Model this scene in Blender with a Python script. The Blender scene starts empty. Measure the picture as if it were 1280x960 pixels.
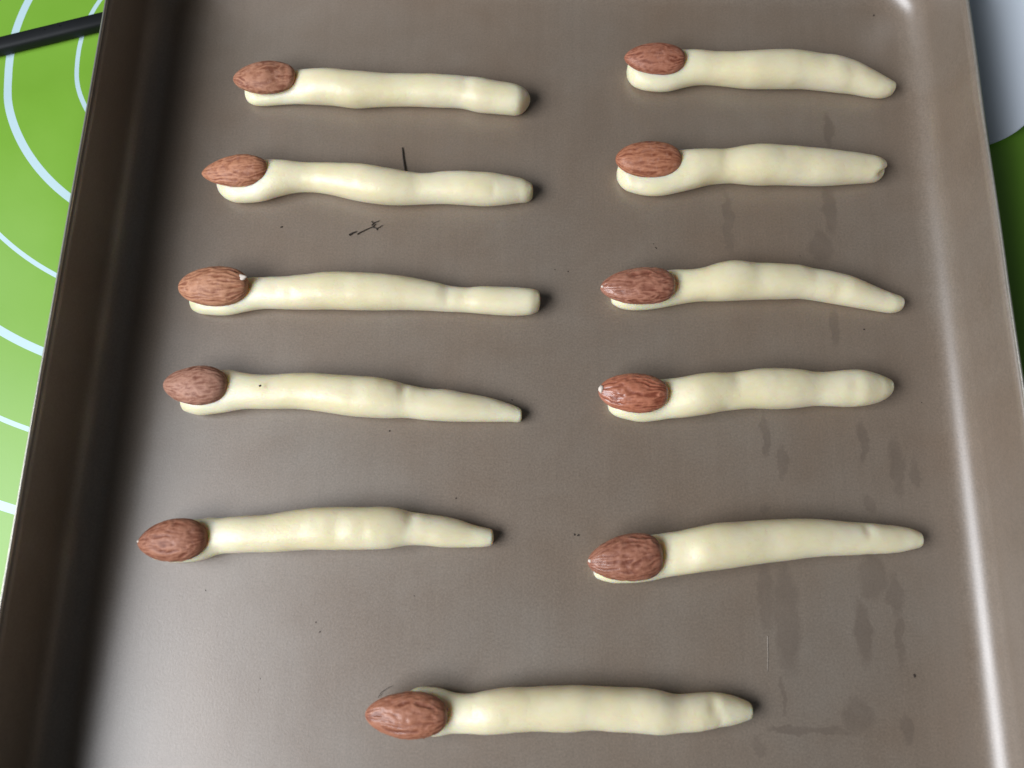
import bpy, bmesh, math, random
from mathutils import Vector, noise

# ------------------------------------------------------------------ camera, world, light, exposure
scene = bpy.context.scene
col = scene.collection
MM = 0.001

cam_data = bpy.data.cameras.new('camera')
cam = bpy.data.objects.new('camera', cam_data)
col.objects.link(cam)
cam.location = (0, 0, 0.250)
cam.rotation_euler = (math.radians(14.119), 0, math.radians(1.184))
cam_data.sensor_width = 36.0
cam_data.lens = 36.0 * 980.0 / 1280.0
cam_data.clip_start = 0.01
cam_data.clip_end = 20.0
cam_data.dof.use_dof = True
cam_data.dof.focus_distance = 0.262
cam_data.dof.aperture_fstop = 9.0
scene.camera = cam

world = bpy.data.worlds.new('World')
scene.world = world
world.use_nodes = True
bg = world.node_tree.nodes['Background']
bg.inputs['Color'].default_value = (0.80, 0.90, 1.0, 1)
bg.inputs['Strength'].default_value = 0.055

def area_lamp(name, loc, target, sx, sy, watts, colour):
    d = bpy.data.lights.new(name, 'AREA')
    d.shape = 'RECTANGLE'; d.size = sx; d.size_y = sy; d.energy = watts; d.color = colour
    o = bpy.data.objects.new(name, d); col.objects.link(o)
    o.location = loc
    o.rotation_euler = (Vector(target) - Vector(loc)).to_track_quat('-Z', 'Y').to_euler()
    return o
# daylight from a window to the left of the tray and a little towards the viewer
area_lamp('window_light', (-0.69, -0.21, 0.67), (0.0, 0.07, 0.0), 0.88, 0.48, 15.4, (0.945, 0.985, 1.05))

scene.view_settings.view_transform = 'Standard'
scene.view_settings.look = 'None'
scene.view_settings.exposure = 0.0
scene.view_settings.gamma = 1.0
scene.view_settings.use_curve_mapping = False
try:
    scene.cycles.use_denoising = True
except Exception:
    pass

# ------------------------------------------------------------------ helpers
def tag(o, label=None, cat=None, group=None, kind=None):
    if label: o['label'] = label
    if cat: o['category'] = cat
    if group: o['group'] = group
    if kind: o['kind'] = kind
    return o

def mesh_obj(name, verts, faces, mat, parent=None, smooth=True):
    me = bpy.data.meshes.new(name)
    me.from_pydata([tuple(v) for v in verts], [], faces)
    me.update()
    if smooth:
        me.polygons.foreach_set('use_smooth', [True] * len(me.polygons))
    me.materials.append(mat)
    o = bpy.data.objects.new(name, me)
    col.objects.link(o)
    if parent: o.parent = parent
    return o

def empty(name, loc):
    o = bpy.data.objects.new(name, None)
    o.empty_display_size = 0.01
    o.location = loc
    col.objects.link(o)
    return o

def smooth01(a, b, x):
    u = min(1.0, max(0.0, (x - a) / (b - a)))
    return u * u * (3 - 2 * u)

def pchip(xs, ys, mono=False):
    n = len(xs)
    h = [xs[i+1] - xs[i] for i in range(n-1)]
    d = [(ys[i+1] - ys[i]) / h[i] for i in range(n-1)]
    m = [0.0] * n
    for i in range(1, n-1):
        # smooth (Catmull) slope keeps soft hand-rolled bumps
        m[i] = (h[i] * d[i-1] + h[i-1] * d[i]) / (h[i] + h[i-1])
    m[0], m[-1] = d[0], d[-1]
    if mono:
        for i in range(1, n-1):
            lim = 3*min(abs(d[i-1]), abs(d[i]))
            m[i] = 0.0 if d[i-1]*d[i] <= 0 else max(-lim, min(lim, m[i]))
    def f(x):
        if x <= xs[0]: return ys[0]
        if x >= xs[-1]: return ys[-1]
        i = 0
        while i < n - 2 and x > xs[i+1]: i += 1
        t = (x - xs[i]) / h[i]
        t2, t3 = t*t, t*t*t
        return ((2*t3 - 3*t2 + 1) * ys[i] + (t3 - 2*t2 + t) * h[i] * m[i]
                + (-2*t3 + 3*t2) * ys[i+1] + (t3 - t2) * h[i] * m[i+1])
    return f

def tube(name, pts, radii, mat, parent=None, seg=8, origin=None):
    """a thin round strand through pts (metres)"""
    P = [Vector(p) for p in pts]
    o = Vector(origin) if origin else Vector((0, 0, 0))
    verts, faces = [], []
    for i, p in enumerate(P):
        t = (P[min(i+1, len(P)-1)] - P[max(i-1, 0)]).normalized()
        a = t.cross(Vector((0, 0, 1)))
        if a.length < 1e-6: a = t.cross(Vector((0, 1, 0)))
        a.normalize(); b = t.cross(a)
        for k in range(seg):
            th = 2 * math.pi * k / seg
            verts.append(p - o + (a * math.cos(th) + b * math.sin(th)) * radii[i])
    for i in range(len(P) - 1):
        for k in range(seg):
            k2 = (k + 1) % seg
            faces.append((i*seg + k, i*seg + k2, (i+1)*seg + k2, (i+1)*seg + k))
    faces.append(tuple(range(seg))); faces.append(tuple(reversed(range((len(P)-1)*seg, len(P)*seg))))
    return mesh_obj(name, verts, faces, mat, parent)

# ------------------------------------------------------------------ materials
class N:
    """small node-graph writer"""
    def __init__(s, name):
        s.mat = bpy.data.materials.new(name); s.mat.use_nodes = True
        s.t = s.mat.node_tree; s.t.nodes.clear()
        s.out = s.t.nodes.new('ShaderNodeOutputMaterial')
        s.bsdf = s.t.nodes.new('ShaderNodeBsdfPrincipled')
        s.t.links.new(s.bsdf.outputs[0], s.out.inputs['Surface'])
    def put(s, sock, v):
        if isinstance(v, bpy.types.NodeSocket): s.t.links.new(v, sock)
        elif v is not None: sock.default_value = v
    def set(s, **k):
        for n, v in k.items(): s.put(s.bsdf.inputs[n.replace('_', ' ')], v)
    def node(s, kind, **props):
        n = s.t.nodes.new(kind)
        for a, b in props.items(): setattr(n, a, b)
        return n
    def coord(s): return s.node('ShaderNodeTexCoord').outputs['Object']
    def math(s, op, a, b=None, c=None, clamp=False):
        n = s.node('ShaderNodeMath', operation=op, use_clamp=clamp)
        s.put(n.inputs[0], a); s.put(n.inputs[1], b); s.put(n.inputs[2], c)
        return n.outputs[0]
    def vmath(s, op, a, b=None):
        n = s.node('ShaderNodeVectorMath', operation=op)
        s.put(n.inputs[0], a); s.put(n.inputs[1], b)
        return n.outputs['Value'] if op in ('LENGTH', 'DISTANCE', 'DOT_PRODUCT') else n.outputs['Vector']
    def noise(s, vec, scale, detail=3, rough=0.55, dist=0.0, colour=False):
        n = s.node('ShaderNodeTexNoise')
        s.put(n.inputs['Vector'], vec); s.put(n.inputs['Scale'], scale); s.put(n.inputs['Detail'], detail)
        s.put(n.inputs['Roughness'], rough); s.put(n.inputs['Distortion'], dist)
        return n.outputs['Color' if colour else 'Fac']
    def ramp(s, fac, stops):
        n = s.node('ShaderNodeValToRGB'); s.put(n.inputs[0], fac)
        e = n.color_ramp.elements
        while len(e) < len(stops): e.new(0.5)
        for i, (p, c) in enumerate(stops):
            e[i].position = p; e[i].color = (c, c, c, 1) if isinstance(c, (int, float)) else (*c, 1)
        return n.outputs[0]
    def mix(s, fac, a, b, mode='MIX'):
        n = s.node('ShaderNodeMix', data_type='RGBA', blend_type=mode)
        s.put(n.inputs['Factor'], fac)
        s.put(n.inputs[6], (*a, 1) if isinstance(a, tuple) and len(a) == 3 else a)
        s.put(n.inputs[7], (*b, 1) if isinstance(b, tuple) and len(b) == 3 else b)
        return n.outputs[2]
    def bump(s, h, strength, dist, normal=None):
        n = s.node('ShaderNodeBump'); s.put(n.inputs['Height'], h)
        n.inputs['Strength'].default_value = strength; n.inputs['Distance'].default_value = dist
        if normal: s.put(n.inputs['Normal'], normal)
        return n.outputs[0]

# dried water marks on the tray: centre x, centre y, half width, half length in millimetres
STAINS = [(81.0,47.4,1.3,6.6), (86.0,38.5,1.8,5.6), (112.5,46.5,1.6,6.9), (122.7,38.0,2.3,9.3), (128.1,36.3,1.6,4.9),
          (78.0,-3.2,2.6,9.7), (84.1,-9.3,3.9,15.8), (111.6,3.8,4.2,6.9), (107.2,-12.8,2.5,9.5), (118.2,-1.5,2.6,6.0),
          (118.3,-15.3,1.6,7.8), (103.4,-36.8,4.5,4.8), (83.8,-40.9,7.8,1.1), (95.1,-41.2,6.5,1.1), (117.8,-40.7,1.6,4.7),
          (81.6,-31.4,0.9,5.4), (73.9,-45.8,1.9,2.6), (112.4,25.6,1.8,3.0), (79.6,23.7,1.9,1.8), (109.9,159.2,1.9,7.0),
          (107.9,127.9,2.4,8.6), (104.0,113.3,3.9,5.9), (72.4,122.1,1.9,11.6), (106.3,84.4,1.9,6.6)]

def tray_material(name, stained):
    g = N(name); c = g.coord()
    broad = g.noise(c, 14.0, 3, 0.5)
    mid = g.noise(c, 90.0, 4, 0.6)
    grain = g.noise(c, 1500.0, 3, 0.75)
    speck = g.noise(c, 5200.0, 1, 0.5)
    colr = g.mix(g.ramp(broad, [(0.35, 0), (0.65, 1)]), (0.238, 0.181, 0.132), (0.240, 0.196, 0.153))
    colr = g.mix(g.math('MULTIPLY', g.ramp(mid, [(0.35, 0), (0.7, 1)]), 0.25), colr, (0.192, 0.142, 0.100))
    brushed = g.noise(g.vmath('MULTIPLY', c, (420.0, 16.0, 60.0)), 1.0, 4, 0.65)
    colr = g.mix(0.22, colr, g.ramp(brushed, [(0.25, 0.80), (0.75, 1.18)]), 'MULTIPLY')
    patch = g.noise(c, 32.0, 4, 0.6, 0.6)
    colr = g.mix(0.45, colr, g.ramp(patch, [(0.30, (0.90, 0.82, 0.76)), (0.70, (1.05, 1.06, 1.08))]), 'MULTIPLY')
    colr = g.mix(0.55, colr, g.ramp(grain, [(0.25, 0.55), (0.75, 1.35)]), 'MULTIPLY')
    rough0 = g.math('MULTIPLY_ADD', patch, 0.10, -0.05)
    rough = g.math('MULTIPLY_ADD', grain, 0.12, 0.32)
    rough = g.math('ADD', rough, rough0)
    if stained:
        wob = g.vmath('SCALE', g.vmath('SUBTRACT', g.noise(c, 190.0, 5, 0.65, colour=True), (0.5, 0.5, 0.5)))
        wob.node.inputs['Scale'].default_value = 0.0062
        p = g.vmath('ADD', c, wob)
        m = None
        for x, y, w, h in STAINS:
            q = g.vmath('MULTIPLY', g.vmath('SUBTRACT', p, (x*MM, y*MM, 0)), (1/(w*MM), 1/(h*MM), 0))
            d = g.vmath('LENGTH', q)
            m = d if m is None else g.math('MINIMUM', m, d)
        core = g.math('SUBTRACT', 1.0, g.ramp(g.math('MULTIPLY', m, 0.5), [(0.40, 0), (0.60, 1)]))
        core = g.math('MULTIPLY', core, g.math('MULTIPLY_ADD', g.noise(c, 60.0, 2), 0.9, 0.12), clamp=True)
        colr = g.mix(g.math('MULTIPLY', core, 0.82, clamp=True), colr, (0.130, 0.095, 0.068))
        rough = g.math('MULTIPLY_ADD', core, 0.10, rough)
    g.set(Base_Color=colr, Metallic=0.04, Roughness=rough, Specular_IOR_Level=0.95, IOR=1.62,
          Normal=g.bump(g.math('ADD', grain, g.math('MULTIPLY', speck, 0.6)), 0.30, 0.00012))
    return g.mat

def dough_material():
    g = N('dough'); c = g.coord()
    a = g.noise(c, 70.0, 4, 0.55, 0.4)
    b = g.noise(c, 420.0, 3, 0.6)
    colr = g.mix(g.ramp(a, [(0.35, 0), (0.7, 1)]), (0.85, 0.76, 0.495), (0.88, 0.81, 0.60))
    colr = g.mix(g.math('MULTIPLY', g.ramp(b, [(0.55, 0), (0.75, 1)]), 0.22), colr, (0.81, 0.70, 0.395))
    h = g.math('ADD', g.math('MULTIPLY', g.noise(c, 260.0, 3, 0.6), 1.0), g.math('MULTIPLY', g.noise(c, 1500.0, 2, 0.6), 0.30))
    pits = g.ramp(g.noise(c, 850.0, 2, 0.5), [(0.60, 0), (0.70, 1)])
    h = g.math('SUBTRACT', h, g.math('MULTIPLY', pits, 0.28))
    g.set(Base_Color=colr, Roughness=g.math('MULTIPLY_ADD', a, 0.26, 0.26), Specular_IOR_Level=0.62,
          Subsurface_Weight=0.9, Subsurface_Radius=(1.0, 0.66, 0.24), Subsurface_Scale=0.0038,
          Normal=g.bump(h, 0.26, 0.0005))
    return g.mat

def almond_material(name, tint, gloss):
    g = N(name); c = g.coord()
    at = g.node('ShaderNodeAttribute', attribute_name='ridge').outputs['Fac']
    n1 = g.noise(c, 130.0, 4, 0.6)
    n2 = g.noise(c, 1300.0, 3, 0.65)
    r = g.math('ADD', at, g.math('MULTIPLY', g.math('SUBTRACT', n2, 0.5), 0.5))
    fine = g.noise(g.vmath('MULTIPLY', c, (260.0, 1900.0, 1900.0)), 1.0, 3, 0.6)
    r = g.math('ADD', r, g.math('MULTIPLY', g.math('SUBTRACT', fine, 0.5), 0.7))
    dark = tuple(v * k for v, k in zip(tint, (0.50, 0.36, 0.32)))
    lite = tuple(min(1, v * k) for v, k in zip(tint, (1.30, 1.42, 1.50)))
    colr = g.mix(g.ramp(r, [(0.10, 0), (0.55, 1)]), dark, tint)
    colr = g.mix(g.math('MULTIPLY', g.ramp(r, [(0.5, 0), (0.95, 1)]), 0.75), colr, lite)
    colr = g.mix(g.math('MULTIPLY', g.ramp(n1, [(0.4, 0), (0.7, 1)]), 0.30), colr, tuple(v*0.8 for v in tint))
    dust = g.ramp(g.noise(c, 480.0, 4, 0.7), [(0.52, 0), (0.74, 1)])
    colr = g.mix(g.math('MULTIPLY', dust, 0.38*(1 - 0.6*gloss)), colr, (0.56, 0.31, 0.24))
    g.set(Base_Color=colr, Roughness=0.60 - 0.18*gloss, Specular_IOR_Level=0.28 + 0.25*gloss,
          Coat_Weight=0.5*gloss, Coat_Roughness=0.10,
          Normal=g.bump(g.math('ADD', g.math('MULTIPLY', n2, 0.5), g.noise(c, 600.0, 3, 0.6)), 0.45, 0.0003))
    return g.mat

def mat_material():
    g = N('green_silicone'); c = g.coord()
    flat = g.vmath('MULTIPLY', c, (1, 1, 0))
    r = g.math('MULTIPLY', g.vmath('LENGTH', flat), 1000.0)
    off = g.math('ABSOLUTE', g.math('SUBTRACT', g.math('MODULO', g.math('ADD', r, 12.5), 25.0), 12.5))
    wide = g.math('GREATER_THAN', g.math('MODULO', g.math('ADD', r, 12.5), 50.0), 25.0)
    half = g.math('MULTIPLY_ADD', wide, 0.62, 0.80)
    line = g.math('LESS_THAN', off, half)
    line = g.math('MULTIPLY', line, g.math('GREATER_THAN', r, 40.0))
    line = g.math('MULTIPLY', line, g.math('LESS_THAN', r, 180.0))
    n = g.noise(c, 45.0, 3, 0.5)
    green = g.mix(n, (0.180, 0.395, 0.030), (0.220, 0.440, 0.045))
    colr = g.mix(line, green, (0.52, 0.70, 0.74))
    g.set(Base_Color=colr, Roughness=g.math('MULTIPLY_ADD', n, 0.10, 0.33), Specular_IOR_Level=0.6,
          Normal=g.bump(g.noise(c, 1400.0, 2), 0.06, 0.0002))
    return g.mat

def plain(name, colour, rough=0.5, var=0.12, scale=200.0, spec=0.4, metallic=0.0):
    g = N(name); c = g.coord()
    n = g.noise(c, scale, 3)
    g.set(Base_Color=g.mix(n, tuple(v*(1-var) for v in colour), tuple(min(1, v*(1+var)) for v in colour)),
          Roughness=rough, Specular_IOR_Level=spec, Metallic=metallic)
    return g.mat

M_base = tray_material('tray_coating_base', True)
M_wall = tray_material('tray_coating_wall', False)
M_rim = plain('bare_steel_edge', (0.45, 0.42, 0.37), 0.35, 0.25, 900.0, 0.5, 0.7)
M_dough = dough_material()
M_kernel = plain('almond_kernel', (0.80, 0.70, 0.60), 0.5, 0.08, 900.0)
M_mat = mat_material()
M_fibre = plain('charred_fibre', (0.045, 0.034, 0.027), 0.7)
M_hair = plain('pale_hair', (0.10, 0.085, 0.07), 0.5)
M_chalk = plain('pale_scratch', (0.38, 0.33, 0.28), 0.5)
M_black = plain('black_plastic', (0.006, 0.007, 0.008), 0.6, 0.2, 500.0, 0.3)
M_sheet = plain('pale_blue_paper', (0.83, 0.90, 1.0), 0.6, 0.03, 60.0, 0.4)
M_speck = plain('dark_crumb', (0.05, 0.036, 0.028), 0.7)

# ------------------------------------------------------------------ setting: kneading mat
RING = Vector((-114.0*MM, 188.0*MM, 0))
def build_mat():
    x0, x1, y0, y1 = -0.42, 0.46, -0.30, 0.50
    nx, ny = 176, 160
    d = Vector((-0.3197, 0.9475, 0)).normalized()        # across the shallow wave left of the tray, added to shade a dark band
    p0 = Vector((-172*MM, 173*MM, 0))
    verts, faces = [], []
    for j in range(ny + 1):
        for i in range(nx + 1):
            x = x0 + (x1-x0)*i/nx; y = y0 + (y1-y0)*j/ny
            s = (Vector((x, y, 0)) - p0).dot(d)
            k = smooth01(-0.143, -0.16, x)               # lies flat where the tray stands on it
            z = -0.0010 + k * 0.0022 * (0.5 - 0.5*math.tanh(s / 0.0065)) * smooth01(-0.085, -0.02, s)
            z += k * 0.0004 * noise.noise(Vector((x*14, y*14, 3.1)))
            verts.append((x - RING.x, y - RING.y, z))
    w = nx + 1
    for j in range(ny):
        for i in range(nx):
            faces.append((j*w+i, j*w+i+1, (j+1)*w+i+1, (j+1)*w+i))
    # edge and underside
    border = [i for i in range(w)] + [j*w+nx for j in range(1, ny+1)] + [ny*w+i for i in range(nx-1, -1, -1)] + [j*w for j in range(ny-1, 0, -1)]
    base = len(verts)
    for b in border: verts.append((verts[b][0], verts[b][1], -0.0022))
    nb = len(border)
    for k in range(nb):
        k2 = (k+1) % nb
        faces.append((border[k2], border[k], base+k, base+k2))
    faces.append(tuple(base+k for k in range(nb-1, -1, -1)))
    o = mesh_obj('kneading_mat', verts, faces, M_mat)
    o.location = RING
    return o
tag(build_mat(), 'bright green silicone kneading mat with pale blue rings under the baking tray', 'mat')

# ------------------------------------------------------------------ baking tray
TX0, TX1, TY0, TY1 = -137.4, 146.1, -84.0, 219.0
def rr_loop(inset, rc, z, n=14):
    """rounded rectangle, counter-clockwise, in millimetres"""
    x0, x1, y0, y1 = TX0+inset, TX1-inset, TY0+inset, TY1-inset
    pts = []
    for cx, cy, a0 in ((x1-rc, y1-rc, 0), (x0+rc, y1-rc, 90), (x0+rc, y0+rc, 180), (x1-rc, y0+rc, 270)):
        for k in range(n+1):
            a = math.radians(a0 + 90*k/n)
            pts.append((cx + rc*math.cos(a), cy + rc*math.sin(a), z))
    # straight runs get extra points so that they can wander a little
    out = []
    for k, p in enumerate(pts):
        q = pts[(k+1) % len(pts)]
        out.append(p)
        L = math.hypot(q[0]-p[0], q[1]-p[1])
        if L > 40:
            for s in range(1, 24):
                t = s/24
                out.append((p[0]+(q[0]-p[0])*t, p[1]+(q[1]-p[1])*t, z))
    return out

def wander(p):
    k = max(0.0, p[2]) / 30.0
    n = noise.noise(Vector((p[0]*0.02, p[1]*0.02, 1.7)))
    n2 = noise.noise(Vector((p[0]*0.015+9, p[1]*0.015, 5.7)))
    return ((p[0] + 0.55*n*k)*MM, (p[1] + 0.55*n2*k)*MM, (p[2] + 0.25*n2*k)*MM)

def loft(name, loops, mat, parent, close=False):
    n = len(loops[0]); verts = [wander(p) for l in loops for p in l]; faces = []
    m = len(loops)
    for i in range(m if close else m-1):
        i2 = (i+1) % m
        for k in range(n):
            k2 = (k+1) % n
            faces.append((i*n+k, i*n+k2, i2*n+k2, i2*n+k))
    return mesh_obj(name, verts, faces, mat, parent)

def build_tray():
    t = empty('baking_tray', (0, 0, 0))
    BR, WH, TH = 9.0, 29.2, 0.8
    rc = lambda d: max(6.0, 17.0 - d)
    # base: flat sheet, top at z = 0
    top = rr_loop(BR+0.6, rc(BR+0.6), 0.0); bot = rr_loop(BR+0.6, rc(BR+0.6), -TH)
    n = len(top)
    verts = [wander(p) for p in top + bot]
    faces = [tuple(range(n)), tuple(reversed(range(n, 2*n)))]
    mesh_obj('base', verts, faces, M_base, t, smooth=False)
    # wall: inside bend and upright, then down again on the outside
    loops = [rr_loop(BR+0.6, rc(BR+0.6), 0.0)]
    for k in range(0, 13):
        a = math.radians(90*k/12)
        d = BR - BR*math.sin(a)
        loops.append(rr_loop(d, rc(d), BR - BR*math.cos(a)))
    for k in range(1, 7):
        z = BR + (WH-BR)*k/6
        loops.append(rr_loop(-0.4*k/6, rc(-0.4*k/6), z))
    for k in range(6, -1, -1):
        z = BR + (WH-BR)*k/6
        loops.append(rr_loop(-0.4*k/6-TH, rc(-0.4*k/6-TH), z))
    for k in range(11, -1, -1):
        a = math.radians(90*k/12); R = BR+TH
        d = BR - R*math.sin(a)
        loops.append(rr_loop(d, rc(d), BR - R*math.cos(a)))
    loops.append(rr_loop(BR+0.6, rc(BR+0.6), -TH))
    loft('wall', loops, M_wall, t)
    # rim: the slightly flared bare edge of the sheet
    prof = [(-0.38, WH-0.2), (-0.42, WH+0.35), (-0.62, WH+0.60), (-0.95, WH+0.62), (-1.22, WH+0.40), (-1.30, WH), (-1.22, WH-0.25)]
    loft('rim', [rr_loop(d, rc(d), z) for d, z in prof], M_rim, t)
    tag(t, 'square champagne brown metal baking tray with upright sides holding the almond fingers', 'tray')
    return t
build_tray()

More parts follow.
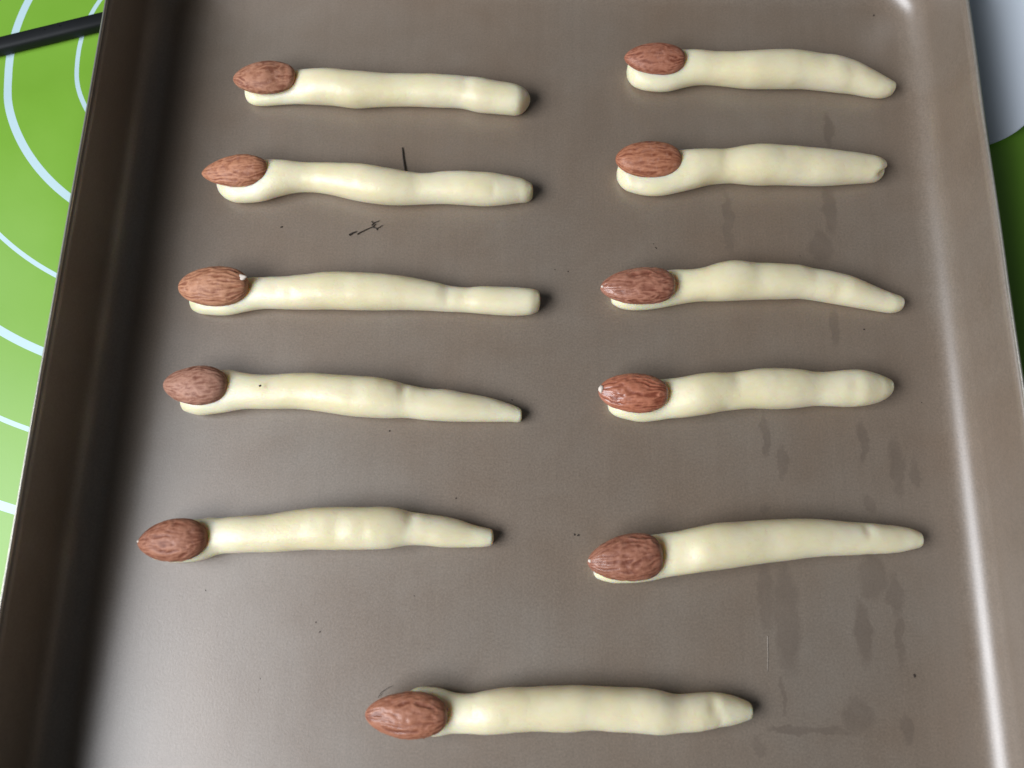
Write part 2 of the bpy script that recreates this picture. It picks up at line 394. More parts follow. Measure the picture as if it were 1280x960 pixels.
# ------------------------------------------------------------------ almond finger cookies
# stations along each roll: x, y, half width, height (mm); almond: tip x, tip y, heading in degrees, length, width (mm)
COOKIES = {
    'C1': ([(-98.96, 168.74, 2.43, 3.83), (-97.1, 168.21, 4.15, 5.01), (-92.54, 168.38, 5.22, 5.59), (-87.1, 169.31, 5.78, 6.24), (-80.68, 169.94, 6.23, 8.13), (-75.05, 169.61, 6.26, 10.09), (-67.72, 169.24, 6.26, 11.03), (-59.63, 168.41, 6.42, 11.12), (-52.59, 168.6, 5.89, 10.38), (-45.52, 168.86, 5.59, 9.87), (-38.4, 169.01, 5.6, 9.86), (-30.37, 168.84, 5.69, 9.97), (-21.46, 168.54, 5.59, 9.88), (-15.18, 167.36, 6.01, 10.34), (-9.84, 166.69, 5.63, 9.94), (-4.5, 166.26, 5.54, 9.58), (-1.12, 165.93, 5.15, 9.25), (0.93, 166.3, 3.92, 8.07), (2.09, 167.1, 2.23, 6.08)],
        (-102.07, 170.01, 2.4, 21.77, 12.89)),
    'C2': ([(-105.02, 132.55, 2.09, 3.87), (-103.02, 131.89, 4.45, 5.64), (-99.39, 131.31, 6.12, 6.61), (-93.56, 131.64, 6.91, 7.47), (-88.76, 132.67, 7.44, 8.77), (-83.89, 133.48, 6.55, 9.61), (-78.26, 134.06, 5.42, 9.39), (-71.65, 134.15, 5.07, 8.99), (-64.85, 133.53, 5.49, 9.68), (-58.01, 132.36, 6.14, 10.72), (-51.28, 131.48, 6.46, 11.23), (-44.64, 130.72, 6.23, 10.86), (-38.06, 130.42, 5.62, 9.91), (-31.47, 130.6, 5.25, 9.3), (-25.78, 131.07, 5.58, 9.77), (-19.13, 130.92, 5.77, 10.1), (-12.5, 130.66, 5.78, 10.02), (-5.89, 130.84, 5.23, 9.03), (-0.2, 131.01, 4.18, 7.55), (3.43, 130.75, 2.94, 6.34), (4.2, 131, 2.12, 5.38)],
        (-108.92, 132.94, 4.8, 22.41, 11.23)),
    'C3': ([(-109.26, 89.44, 2.56, 3.86), (-106.99, 88.99, 4.15, 4.91), (-101.82, 89.07, 5.15, 5.47), (-95.74, 89.71, 5.77, 6.21), (-90.23, 91, 5.82, 7.34), (-84.55, 91.51, 5.37, 8.39), (-76.42, 91.45, 5.48, 9.68), (-70.38, 91.82, 5.93, 10.39), (-63.37, 92.3, 6.23, 10.9), (-54.38, 92.3, 6.27, 11), (-46.42, 92.25, 6.13, 10.71), (-38.49, 92.14, 5.64, 9.89), (-30.53, 91.6, 4.99, 8.8), (-23.54, 90.98, 4.55, 7.99), (-17.54, 90.53, 4.1, 7.29), (-11.53, 90.5, 4.55, 7.93), (-4.53, 90.27, 4.75, 8.25), (1.46, 90.25, 4.56, 7.86), (5.46, 90.5, 4.03, 7.46), (7.27, 90.92, 2.71, 6.13)],
        (-111.68, 91.46, 1.9, 22.89, 13.16)),
    'C4': ([(-107.72, 55.67, 3.34, 5.09), (-105.07, 56.13, 5.58, 6.58), (-100.08, 56.81, 7.12, 7.34), (-94.21, 57.55, 7.04, 8.49), (-88.22, 57.73, 5.96, 9.17), (-82.3, 57.53, 5.57, 9.76), (-75.52, 57.75, 5.67, 9.98), (-67.76, 57.87, 5.86, 10.32), (-59.92, 57.27, 6.23, 10.94), (-52.11, 56.45, 6.46, 11.35), (-45.36, 56.19, 6.56, 11.37), (-39.62, 55.8, 6.08, 10.58), (-34.86, 55.37, 5.36, 9.5), (-29.06, 54.64, 5.17, 9.11), (-22.31, 54.26, 5.12, 8.89), (-14.61, 53.82, 4.55, 7.94), (-6.9, 53.25, 3.68, 6.38), (-1.09, 52.49, 2.71, 5.18), (1.93, 51.9, 1.87, 4.3)],
        (-112.4, 58.49, -0.5, 20.57, 12.86)),
    'C5': ([(-111.27, 8.08, 3.1, 4.59), (-108.81, 8.76, 4.73, 5.68), (-104.12, 9.5, 6.1, 6.34), (-98.41, 10.15, 6.46, 7.16), (-94.63, 10.8, 6.41, 7.93), (-89.99, 11.73, 5.55, 8.52), (-83.35, 12.24, 5.58, 9.81), (-75.95, 12.79, 5.81, 10.23), (-68.56, 13.57, 6.08, 10.71), (-61.18, 14.35, 6.36, 11.17), (-53.78, 14.68, 6.54, 11.46), (-44.57, 14.87, 6.54, 11.43), (-37.26, 15.18, 6.23, 10.68), (-32.72, 15.16, 5.29, 9.37), (-27.19, 14.84, 4.84, 8.55), (-21.62, 14.33, 4.74, 8.18), (-16.07, 13.83, 4.11, 7.12), (-11.43, 13.31, 3.29, 5.96), (-7.72, 13.03, 2.74, 5.44), (-6.42, 13.02, 2.33, 5.01)],
        (-113.81, 8.78, 5.9, 21.11, 12.87)),
    'C6': ([(38.19, 180.58, 1.97, 3.91), (39.13, 179.52, 4.27, 5.75), (41.77, 178.83, 5.9, 6.77), (47.08, 178.63, 7.16, 7.57), (52.44, 179.1, 7.64, 8.04), (57.83, 179.99, 7.05, 8.76), (62.25, 180.4, 6.4, 9.59), (68.45, 180.04, 5.8, 10.21), (74.66, 179.58, 6, 10.59), (80.8, 179.33, 6.53, 11.38), (87.91, 179.46, 6.68, 11.72), (95.07, 179.62, 6.69, 11.69), (100.48, 179.58, 6.46, 11.39), (106.73, 179.02, 6.34, 11.16), (112.98, 178.29, 6.25, 10.83), (118.45, 177.39, 5.65, 9.89), (123.94, 175.81, 4.91, 8.53), (128.6, 174.68, 3.99, 7.12), (131.98, 174.44, 2.7, 5.86), (133.45, 174.82, 1.68, 4.62)],
        (36.24, 181.73, -4, 21.1, 11.73)),
    'C7': ([(34.06, 139.22, 2.09, 4.03), (35.42, 138.37, 4.58, 5.96), (39.23, 137.79, 6.39, 7.04), (44.37, 137.6, 7.41, 7.87), (49.54, 138.12, 7.82, 8.31), (55.57, 139.13, 7.53, 9.47), (60.66, 139.75, 6.83, 10.72), (66.68, 140.72, 6.08, 10.76), (72.77, 141.29, 6.03, 10.69), (77.83, 141.38, 6.68, 11.66), (82.92, 141.38, 7.06, 12.23), (89, 141.51, 6.83, 12.02), (95.08, 141.3, 6.62, 11.65), (101.17, 141.1, 6.42, 11.27), (107.32, 141.14, 6.13, 10.72), (113.57, 141.36, 5.59, 9.82), (118.97, 141.5, 5.05, 8.83), (122.66, 141.49, 4.56, 8.22), (124.99, 141.63, 3.8, 7.5), (126.5, 142.49, 2.16, 5.65)],
        (32.66, 141.46, -1.6, 22.06, 13.13)),
    'C8': ([(31.53, 93.63, 1.89, 3.41), (33.29, 93.44, 3.66, 4.75), (37.41, 93.77, 5.21, 5.67), (42.38, 94.64, 6.09, 6.43), (47.39, 95.62, 6.3, 6.77), (51.96, 96.31, 6.12, 7.64), (58.11, 96.8, 5.46, 8.96), (62.19, 97.32, 5.66, 10), (67.08, 98.05, 6.45, 11.16), (71.21, 98.46, 6.66, 11.55), (77.07, 98.64, 6.4, 11.26), (82.97, 98.72, 6.11, 10.77), (88.86, 98.78, 5.91, 10.37), (93.93, 98.84, 5.62, 9.9), (98.96, 98.1, 5.33, 9.41), (104.74, 97.13, 5.29, 9.27), (110.56, 96.05, 5.09, 8.82), (116.47, 94.58, 4.42, 7.75), (121.59, 93.31, 3.76, 6.54), (125.66, 92.45, 3.06, 5.84), (128.33, 92.74, 1.75, 4.41)],
        (27.1, 94.15, 3.2, 24, 12.6)),
    'C9': ([(30.12, 56.31, 1.28, 2.92), (31.63, 56.28, 3.48, 4.8), (35.18, 56.78, 5.42, 5.99), (40.77, 56.94, 6.53, 6.87), (45.57, 57.64, 6.68, 7.41), (49.54, 58.13, 6.52, 8.63), (53.41, 58.47, 6.59, 10.35), (57.24, 59.1, 6.76, 11.66), (62.08, 59.78, 6.68, 11.6), (67, 60.41, 6.16, 10.9), (72.66, 61.16, 6.13, 10.82), (77.43, 61.7, 6.45, 11.32), (82.19, 61.76, 6.69, 11.63), (87.04, 61.81, 6.53, 11.38), (92, 62, 6.05, 10.63), (96.99, 62.2, 5.5, 9.74), (101.78, 62.24, 5.62, 9.91), (107.34, 62.47, 6.02, 10.35), (111.46, 62.65, 5.75, 9.89), (115.78, 62.84, 4.91, 8.57), (119.21, 63.08, 3.62, 7.39), (121.23, 63.52, 2.17, 5.72)],
        (26.23, 59.26, -2.8, 21.63, 12.45)),
    'C10': ([(25.17, 3.93, 1.47, 3.12), (27.12, 4.83, 3.88, 5.07), (31.04, 5.7, 5.69, 6.14), (36.3, 6.67, 6.55, 6.97), (41.57, 7.73, 6.9, 7.53), (45.91, 8.57, 6.72, 8.72), (50.98, 9.38, 6.66, 10.63), (56.13, 10.45, 6.87, 12.08), (62.27, 11.56, 7.09, 12.35), (68.48, 12.38, 6.85, 12.05), (75.62, 13.27, 6.56, 11.56), (82.75, 14.03, 6.4, 11.19), (89.97, 14.67, 5.94, 10.44), (97.2, 14.92, 5.43, 9.56), (104.41, 14.95, 5.04, 8.85), (110.75, 15.01, 4.62, 8.12), (116.23, 15.01, 4.23, 7.39), (120.86, 15.08, 3.76, 6.55), (124.62, 15.08, 2.8, 5.68), (126.08, 14.99, 2.14, 4.97)],
        (22.66, 5.74, 8.1, 22.18, 14.03)),
    'C11': ([(-32.93, -38.67, 3.55, 5.13), (-30.02, -37.92, 5.46, 6.37), (-26.19, -37.48, 6.66, 6.88), (-21.38, -37.61, 6.65, 7.41), (-16.59, -37.76, 5.65, 7.81), (-11.79, -37.76, 5.45, 8.85), (-6.08, -37.17, 5.96, 10.44), (-0.41, -36.48, 6.31, 10.94), (6.21, -36.14, 6.1, 10.76), (12.84, -35.76, 6.23, 10.96), (18.52, -35.59, 6.36, 11.06), (25.17, -35.4, 6.01, 10.62), (32.73, -35.63, 6.14, 10.81), (39.34, -35.87, 6.35, 11.02), (44.1, -36.25, 6.09, 10.54), (48.93, -36.55, 5.35, 9.48), (54.67, -36.01, 5.27, 9.17), (60.49, -35.33, 4.85, 8.38), (65.42, -35.24, 4.06, 7.07), (69.41, -35.38, 2.86, 5.97), (70.95, -35.55, 2.11, 5.12)],
        (-41.62, -38.08, 0.6, 23.54, 12.72)),
}
# hollows and creases pressed in by the fingertips: along x (mm from the first station), around (degrees, 90 = top), depth, spread x, spread angle
DENTS = {
    'C1': [(79, 80, 0.9, 2.6, 45), (60, 110, 0.35, 3.0, 40), (21, 90, 0.5, 3, 60), (38, 100, 0.3, 4, 50)],
    'C2': [(70, 110, 0.7, 3.0, 50), (80, 70, 0.8, 4.0, 40), (96, 120, 0.5, 1.2, 30), (48, 100, 0.4, 3, 40)],
    'C3': [(86, 85, 0.9, 1.8, 60), (30, 100, 0.6, 2.0, 30), (35, 110, 0.5, 1.5, 25), (52, 95, 0.4, 4, 40)],
    'C4': [(72, 60, 0.9, 1.4, 40), (57, 95, 0.5, 3, 40), (30, 90, 0.4, 4, 60)],
    'C5': [(80, 55, 1.0, 1.8, 40), (58, 100, 0.5, 2.4, 40), (66, 105, 0.5, 1.8, 35), (47, 90, 0.4, 4, 50)],
    'C6': [(69, 80, 0.5, 3.0, 55), (78, 120, 0.5, 2.4, 50), (31, 90, 0.6, 4, 60)],
    'C7': [(36, 85, 0.8, 2.4, 70), (56, 70, 0.6, 3, 40), (62, 120, 0.5, 4, 40), (91.6, 140, 6.0, 2.0, 17)],
    'C8': [(48, 90, 0.7, 3.2, 70), (74, 130, 0.7, 2.4, 45), (66, 70, 0.4, 3, 40)],
    'C9': [(40, 65, 0.9, 2.2, 35), (77, 100, 0.7, 2.2, 70), (54, 90, 0.4, 4, 60)],
    'C10': [(83, 60, 1.0, 1.5, 28), (27, 100, 1.1, 3.4, 50), (53, 95, 0.5, 4, 60)],
    'C11': [(92, 70, 1.1, 1.8, 40), (94, 120, 0.7, 1.5, 35), (68, 90, 0.35, 5, 60), (33, 100, 0.3, 2, 30)],
}
def fourth_root(v, e): return math.copysign(abs(v)**e, v)

def build_dough(key, st, origin, parent, seed):
    xs = [s[0] for s in st]
    fh = pchip(xs, [s[3] for s in st])
    NR, NS = 150, 48
    rings = []                                    # (x, yc, a, h, shrink)
    a0, aN = st[0][2], st[-1][2]
    e0, e1 = xs[0] - 0.14*a0, xs[-1] + (0.12 if key in ('C4', 'C3') else 0.45 if key == 'C1' else 0.22)*aN
    L = e1 - e0
    # half width squared is what is interpolated, so both ends close as round noses
    f2 = pchip([e0] + xs + [e1], [0.0] + [s[2]**2 for s in st] + [0.0], True)
    fc = pchip(xs, [s[1] for s in st])
    def soft(f, w):                               # rounds off the kinks between stations
        return lambda x: sum(k*f(x + d*w) for d, k in ((-2, .06), (-1, .24), (0, .40), (1, .24), (2, .06)))
    raw2 = f2
    f2 = lambda x: min(soft(raw2, min(0.9, 0.4*(x - e0), 0.4*(e1 - x)))(x), 1e9) if e0 < x < e1 else 0.0
    fc, fh = soft(fc, 1.0), soft(fh, 1.2)
    for k in range(NR + 1):
        u = (k + 0.25)/(NR + 0.5); u = 0.35*u + 0.65*(0.5 - 0.5*math.cos(math.pi*u))
        x = e0 + L*u
        shrink = 1.0
        if x < xs[0]: shrink = math.sqrt(max(0.0, (x - e0)/(xs[0] - e0)))
        if x > xs[-1]: shrink = math.sqrt(max(0.0, (e1 - x)/(e1 - xs[-1])))
        rings.append((x, shrink, min(max(x, xs[0]), xs[-1])))
    rnd = random.Random(seed)
    so = Vector((rnd.uniform(0, 50), rnd.uniform(0, 50), rnd.uniform(0, 50)))
    dents = DENTS.get(key, [])
    verts, faces = [], []
    for x, shrink, xq in rings:
        yc, h = fc(xq), fh(xq)
        a = math.sqrt(max(0.01, f2(x)))/max(shrink, 0.05)
        zc, b = 0.46*h, 0.54*h
        for k in range(NS):
            th = 2*math.pi*k/NS
            cy, sz = math.cos(th), math.sin(th)
            p = Vector((x, yc + a*shrink*fourth_root(cy, 0.94), zc + b*shrink*fourth_root(sz, 0.94)))
            n = Vector((0, cy*b, sz*a)).normalized()
            d = 0.24*noise.noise(p*0.11 + so) + 0.07*noise.noise(p*0.35 + so) + 0.035*noise.noise(p*1.1 + so)
            deg = math.degrees(th)
            for dx, ang, depth, sx, sa in dents:
                da = (deg - ang + 180) % 360 - 180
                d -= 0.6*depth*math.exp(-((x - xs[0] - dx)/sx)**2 - (da/sa)**2)
            if sz > -0.35: p += n*d*min(1.0, (sz+0.35)*2.2)*(0.4 + 0.6*shrink)
            p.z = max(p.z, 0.02 + 0.02*(1-abs(cy)))
            verts.append((p - origin)*MM)
    m = len(rings)
    for i in range(m-1):
        for k in range(NS):
            k2 = (k+1) % NS
            faces.append((i*NS+k, i*NS+k2, (i+1)*NS+k2, (i+1)*NS+k))
    for i, rev in ((0, True), (m-1, False)):
        c = sum((Vector(verts[i*NS+k]) for k in range(NS)), Vector())/NS
        verts.append(c); ci = len(verts)-1
        for k in range(NS):
            k2 = (k+1) % NS
            faces.append((ci, i*NS+k2, i*NS+k) if rev else (ci, i*NS+k, i*NS+k2))
    # faces were wound for +x travel with angle from +y to +z: outward normals need flipping
    faces = [tuple(reversed(f)) for f in faces]
    return mesh_obj('dough', verts, faces, M_dough, parent)

# per almond: plumpness, roll, wrinkle depth, wrinkle count, tip sharpness, blunt roundness, skin tint, gloss
NUTS = {
    'C1': (0.60, -6, 0.16, 3.2, 0.56, 0.42, (0.428, 0.195, 0.115), 0.03),
    'C2': (0.60, 5, 0.26, 5.0, 0.64, 0.42, (0.487, 0.211, 0.115), 0.09),
    'C3': (0.62, 8, 0.30, 4.8, 0.5, 0.40, (0.484, 0.226, 0.126), 0.06),
    'C4': (0.66, -4, 0.28, 5.6, 0.56, 0.42, (0.417, 0.210, 0.141), 0.03),
    'C5': (0.66, 0, 0.26, 5.0, 0.62, 0.46, (0.369, 0.155, 0.091), 0.09),
    'C6': (0.58, 6, 0.12, 5.2, 0.58, 0.42, (0.398, 0.155, 0.091), 0.15),
    'C7': (0.58, 4, 0.13, 5.4, 0.52, 0.44, (0.444, 0.176, 0.094), 0.15),
    'C8': (0.62, -3, 0.36, 5.6, 0.54, 0.36, (0.398, 0.167, 0.103), 0.80),
    'C9': (0.64, 2, 0.38, 5.4, 0.5, 0.40, (0.465, 0.164, 0.090), 0.95),
    'C10': (0.64, 0, 0.40, 5.8, 0.56, 0.32, (0.355, 0.144, 0.086), 0.50),
    'C11': (0.62, 0, 0.38, 5.0, 0.56, 0.42, (0.393, 0.156, 0.087), 0.45),
}
def build_almond(key, spec, origin, parent, seed):
    tx, ty, ang, L, W = spec
    plump, roll, wr, cnt, e0, e1, tint, gloss = NUTS[key]
    L += 0.4
    rnd = random.Random(seed*7 + 1)
    so = Vector((rnd.uniform(0, 90), rnd.uniform(0, 90), rnd.uniform(0, 90)))
    um = e0/(e0+e1); wm = um**e0*(1-um)**e1
    NU, NP = 100, 128
    ca, sa = math.cos(math.radians(ang)), math.sin(math.radians(ang))
    rl = math.radians(roll)
    tipz, endz = 7.5, 8.7
    verts, faces, ridge = [], [], []
    def place(u, th, w, t):
        ly, lz = w*math.cos(th), t*math.sin(th)
        ly, lz = ly*math.cos(rl) - lz*math.sin(rl), ly*math.sin(rl) + lz*math.cos(rl)
        lx = u*L
        return Vector((tx + ca*lx - sa*ly, ty + sa*lx + ca*ly, tipz + (endz-tipz)*u + lz))
    for i in range(NU + 1):
        v = i/NU; u = 0.5 - 0.5*math.cos(math.pi*v)
        u = min(0.9997, max(0.0003, u))
        prof = u**e0*(1-u)**e1/wm
        env = min(1.0, 5*u)*min(1.0, 7*(1-u))
        for k in range(NP):
            th = 2*math.pi*k/NP
            w, t = W/2*prof, W/2*plump*prof**0.9
            q = Vector((math.cos(th)*cnt*0.85, math.sin(th)*cnt*0.85, u*3.3)) + so
            g3 = Vector((math.cos(th)*1.6, math.sin(th)*1.6, u*5.0)) + so
            q += Vector((noise.noise(g3), noise.noise(g3 + Vector((7, 3, 1))), noise.noise(g3 + Vector((2, 9, 4)))))*0.85
            r1 = 1 - 2.0*abs(noise.noise(q)); r2 = noise.noise(q*2.1 + Vector((3, 8, 2))); r3 = noise.noise(g3*3.4)
            rg = 0.62*r1 + 0.28*r2 + 0.22*r3          # about -0.4 .. 1
            dsp = 1.05*wr*env*(rg - 0.35) + 0.25*env*noise.noise(Vector((math.cos(th)*0.9, math.sin(th)*0.9, u*2.2)) + so)
            if key == 'C1':                           # one flattened, broken facet towards the blunt end
                dsp -= 0.8*env*smooth01(0.55, 0.78, u)*smooth01(0.2, 0.9, math.cos(th - 1.9))
            if key == 'C3':                           # split in the skin near the blunt end
                dsp -= 0.7*env*math.exp(-((th - 1.75 - 0.5*(u-0.85))/0.09)**2)*smooth01(0.62, 0.85, u)
            if key == 'C10':                          # angular blunt end
                dsp += 0.35*env*smooth01(0.7, 0.95, u)*math.cos(2*(th-0.8))
            p = place(u, th, w + dsp*(w > 0.05), t + dsp*(t > 0.05))
            verts.append((p - origin)*MM)
            ridge.append(min(1.0, max(0.0, 0.45 + 0.8*(rg - 0.35))))
    for i in range(NU):
        for k in range(NP):
            k2 = (k+1) % NP
            faces.append((i*NP+k2, i*NP+k, (i+1)*NP+k, (i+1)*NP+k2))
    faces.append(tuple(range(NP))); faces.append(tuple(reversed(range(NU*NP, (NU+1)*NP))))
    o = mesh_obj('almond', verts, faces, almond_material('almond_skin', tint, gloss), parent)
    at = o.data.attributes.new('ridge', 'FLOAT', 'POINT')
    at.data.foreach_set('value', ridge)
    # places where the brown skin has come off and the white kernel shows
    chips = {'C3': [(0.925, 55, 1.8, 1.05, 0.42)], 'C5': [(0.06, -50, 1.1, 0.5, 0.4), (0.03, 70, 0.5, 0.35, 0.3)],
             'C9': [(0.035, 80, 0.8, 1.35, 0.9)], 'C10': [(0.03, 70, 0.45, 0.55, 0.35)], 'C8': [(0.025, 90, 0.4, 0.5, 0.3)],
             }
    for u, deg, la, lb, lc in chips.get(key, []):
        prof = u**e0*(1-u)**e1/wm
        th = math.radians(deg)
        c = place(u, th, W/2*prof*0.93, W/2*plump*prof**0.9*0.93)
        vs, fs = [], []
        A, B = 8, 14
        for i in range(A + 1):
            ph = math.pi*i/A
            for k in range(B):
                t2 = 2*math.pi*k/B
                n = Vector((math.cos(ph), math.sin(ph)*math.cos(t2), math.sin(ph)*math.sin(t2)))
                j = 1 + 0.35*noise.noise(n*1.6 + so)
                x, y, z = n.x*la*j, n.y*lb*j, n.z*lc*j
                vs.append((Vector((c.x + ca*x - sa*y, c.y + sa*x + ca*y, c.z + z)) - origin)*MM)
        for i in range(A):
            for k in range(B):
                k2 = (k+1) % B
                fs.append((i*B+k, i*B+k2, (i+1)*B+k2, (i+1)*B+k))
        k_o = mesh_obj('exposed_kernel', vs, fs, M_kernel, o)
    return o

LABELS = {
    'C1': 'almond finger at far left of tray, plump with blunt swollen end, broken-faced almond',
    'C2': 'wavy almond finger second from the far end in left column, dark hair behind it',
    'C3': 'almond finger in left column with straight square-cut end, split skin on its almond',
    'C4': 'almond finger in left column tapering to a small ragged cut end, brown fleck near almond',
    'C5': 'nearest almond finger of the left column, narrow pinched tip, white chips at almond point',
    'C6': 'almond finger at far right of tray, bent downwards to a rounded tip',
    'C7': 'almond finger second from far end in right column with notched split tip',
    'C8': 'curved almond finger in middle of right column drooping to a narrow tip',
    'C9': 'lumpy almond finger in right column with white-tipped glossy almond and rounded bullet end',
    'C10': 'longest almond finger of right column, nearest there, rising smoothly to a slim end',
    'C11': 'almond finger lying alone between the columns, nearest the viewer',
}
for i, (key, (st, nut)) in enumerate(COOKIES.items()):
    origin = Vector((st[len(st)//2][0], st[len(st)//2][1], 0))
    root = empty('almond_finger_cookie', origin*MM)
    tag(root, LABELS[key], 'cookie', 'unbaked almond finger cookies on the tray')
    build_dough(key, st, origin, root, 11 + i)
    build_almond(key, nut, origin, root, 5 + i)
    if key == 'C4':
        tube('brown_fleck', [((-80.62-origin.x)*MM, (57.79-origin.y)*MM, 10.9*MM), ((-80.02-origin.x)*MM, (58.09-origin.y)*MM, 10.95*MM)], [0.00035, 0.00028], M_speck, root)

# ------------------------------------------------------------------ black stick and pale sheet beside the tray
def build_stick():
    a, b = Vector((-191.23, 186.15, 0)), Vector((-153.4, 198.2, 0))
    d = (b - a).normalized(); start = a - d*150
    n = Vector((-d.y, d.x, 0))
    t = empty('black_stick', start*MM + Vector((0, 0, -0.001)))
    W, Hh, L = 2.9, 2.4, (b - start).length
    verts, faces = [], []
    S = 24
    prof = [(0, 0.75), (0.5, 0.95), (1.2, 1.0)] + [(L*k/12, 1.0) for k in range(1, 12)] + [(L-1.2, 1.0), (L-0.5, 0.95), (L, 0.72)]
    for s, k in prof:
        for j in range(S):
            th = 2*math.pi*j/S
            y = W*k*fourth_root(math.cos(th), 0.6); z = Hh + 0.1 + Hh*k*fourth_root(math.sin(th), 0.6)
            p = d*s + n*y + Vector((0, 0, z))
            verts.append(p*MM)
    for i in range(len(prof)-1):
        for j in range(S):
            j2 = (j+1) % S
            faces.append((i*S+j, i*S+j2, (i+1)*S+j2, (i+1)*S+j))
    faces.append(tuple(reversed(range(S)))); faces.append(tuple(range((len(prof)-1)*S, len(prof)*S)))
    mesh_obj('shaft', verts, faces, M_black, t)
    for s in (L-16.5, L-22.0):                      # two small moulded pips
        c = d*s + Vector((0, 0, 2*Hh + 0.05)) + n*0.5
        tube('pip', [(c + Vector((0, 0, -0.1)))*MM, (c + Vector((0, 0, 0.12)))*MM], [0.00045, 0.0003], M_black, t, 10)
    tag(t, 'matt black stick lying on the green mat against the tray', 'stick')
build_stick()

def build_sheet():
    # thin sheet, flat beside the tray; curl on the right added to catch light
    zf = lambda x: -0.6 + 15.0*min(1.0, max(0.0, (x - 150)/50))**2
    edge = [(149, 147.0), (155, 149.2), (159.5, 150.9), (163.9, 152.9), (168.4, 154.3), (172.8, 156.3), (177.4, 159.6), (181.6, 164.2), (185.1, 171.3), (187.6, 181.9), (191.0, 200.0)]
    yb = pchip([e[0] for e in edge], [e[1] for e in edge], True)
    cx, cy, NX, NY, TH = 150, 150, 48, 24, 0.25
    verts, faces = [], []
    for s in (0, 1):
        for i in range(NX + 1):
            x = 149 + 42.0*i/NX
            for j in range(NY + 1):
                y0 = yb(x); y = y0 + (330 - y0)*(j/NY)**1.6
                verts.append(((x - cx)*MM, (y - cy)*MM, (zf(x) + 0.35*noise.noise(Vector((x*0.05, y*0.03, 2))) * smooth01(152, 170, x) - TH*s)*MM))
    w, n1 = NY + 1, (NX+1)*(NY+1)
    for i in range(NX):
        for j in range(NY):
            q = (i*w+j, (i+1)*w+j, (i+1)*w+j+1, i*w+j+1)
            faces.append(q); faces.append(tuple(n1+k for k in reversed(q)))
    rim = [i*w for i in range(NX+1)] + [NX*w+j for j in range(1, NY+1)] + [i*w+NY for i in range(NX-1, -1, -1)] + [j for j in range(NY-1, 0, -1)]
    for k in range(len(rim)):
        p, q = rim[k], rim[(k+1) % len(rim)]
        faces.append((q, p, n1+p, n1+q))
    o = mesh_obj('paper_sheet', verts, faces, M_sheet)
    o.location = (cx*MM, cy*MM, 0)
    tag(o, 'pale blue-white paper sheet with a curved edge on the mat right of the tray', 'paper')
build_sheet()

# ------------------------------------------------------------------ bits on the tray
def strand(name, pts, r, mat, label, cat, z=0.25):
    o0 = Vector((pts[0][0]*MM, pts[0][1]*MM, 0))
    P = [(x*MM, y*MM, z*MM) for x, y in pts]
    # resample with a slight wobble
    Q = []
    for i in range(len(P)-1):
        for k in range(5):
            t = k/5
            a, b = Vector(P[i]), Vector(P[i+1])
            q = a.lerp(b, t); q += Vector((noise.noise(q*900), noise.noise(q*900 + Vector((5, 5, 5))), 0))*0.00015
            Q.append(q)
    Q.append(Vector(P[-1]))
    rr = [r*MM*(1.0 - 0.45*i/(len(Q)-1)) for i in range(len(Q))]
    o = tube(name, Q, rr, mat, None, 8, o0); o.location = o0
    if label: tag(o, label, cat)
    return o
strand('dark_hair', [(-40.4, 138.6), (-41.2, 142.6), (-41.6, 145.2), (-42.1, 148.6)], 0.33, M_fibre, 'short dark hair standing out behind the wavy almond finger', 'hair', 0.4)
tw = strand('burnt_twig', [(-55.7, 115.0), (-53.3, 116.6), (-50.6, 117.8), (-49.6, 119.0)], 0.22, M_fibre, 'tiny forked burnt scrap on the tray below the wavy almond finger', 'crumb', 0.3)
for pts in ([(-51.0, 118.4), (-50.2, 119.4), (-48.4, 120.2)], [(-51.2, 119.9), (-50.4, 119.0)], [(-50.6, 117.8), (-49.2, 117.2), (-47.2, 118.5)], [(-49.4, 117.3), (-49.0, 116.6)]):
    b = strand('branch', pts, 0.2, M_fibre, None, None, 0.3)
    b.location = b.location - tw.location; b.parent = tw
strand('burnt_scrap', [(-58.5, 114.6), (-57.4, 115.4), (-56.2, 116.0)], 0.34, M_fibre, 'short burnt flake left of the tiny forked scrap on the tray', 'crumb', 0.3)
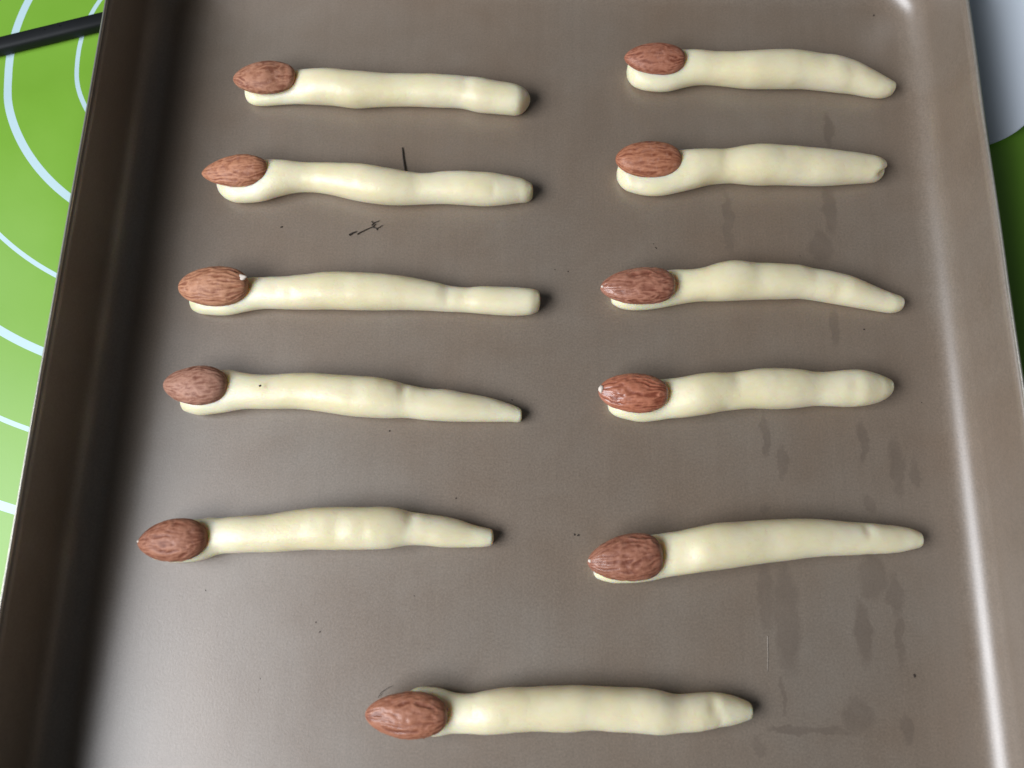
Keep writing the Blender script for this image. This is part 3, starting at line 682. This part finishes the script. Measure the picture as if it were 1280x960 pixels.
strand('fine_hair', [(-39.2, -34.4), (-38.4, -32.9), (-36.6, -31.8), (-35.4, -31.2)], 0.10, M_hair, 'fine curled hair behind the almond nearest the viewer', 'hair', 0.5)
strand('pale_fibre', [(78.0, -14.6), (77.8, -20.3), (77.4, -24.9)], 0.10, M_chalk, 'thin pale straight fibre on the tray below the longest finger', 'fibre', 0.12)

def build_specks():
    rnd = random.Random(4)
    spots = [(-82.2, 117.2, .45), (121.5, -25.1, .55), (130.6, 207.3, .5), (116.1, 84.1, .4), (20.5, 14.4, .45), (19.3, 14.6, .4), (-58.2, -16.2, .3), (-59.6, -13.4, .25),
             (-1.2, 57.5, .25), (-40.6, 46.3, .35), (47.2, 112.1, .35), (132.7, 59.4, .22), (-18.3, 25.1, .35), (-94.4, -4.7, .3), (46.4, 113.6, .25), (96.5, 110.2, .2),
             (12.5, 103.4, .25), (17.0, 102.9, .3), (-22.0, 56.0, .2), (-70.0, 12.0, .2), (-30.0, -5.0, .2), (60.0, -28.0, .2), (-75.0, -30.0, .22), (5.0, 130.0, .2)]
    for _ in range(60): spots.append((rnd.uniform(-112, 128), rnd.uniform(-50, 205), rnd.uniform(.05, .11)))
    verts, faces = [], []
    for x, y, r in spots:
        r *= 0.75
        b0 = len(verts); el = rnd.uniform(0.6, 1.8); a = rnd.uniform(0, math.pi)
        for zz, k in ((0.01, 1.0), (0.6*r, 0.9)):
            for j in range(7):
                th = 2*math.pi*j/7; rr = r*k*rnd.uniform(0.6, 1.15)
                px, py = rr*math.cos(th)*el, rr*math.sin(th)
                verts.append(((x + px*math.cos(a) - py*math.sin(a))*MM, (y + px*math.sin(a) + py*math.cos(a))*MM, zz*MM))
        for j in range(7):
            j2 = (j+1) % 7
            faces.append((b0+j, b0+j2, b0+7+j2, b0+7+j))
        faces.append(tuple(b0+7+j for j in range(7)))
    o = mesh_obj('crumb_specks', verts, faces, M_speck, smooth=False)
    tag(o, 'tiny dark crumb specks scattered over the tray', 'crumbs', kind='stuff')
build_specks()
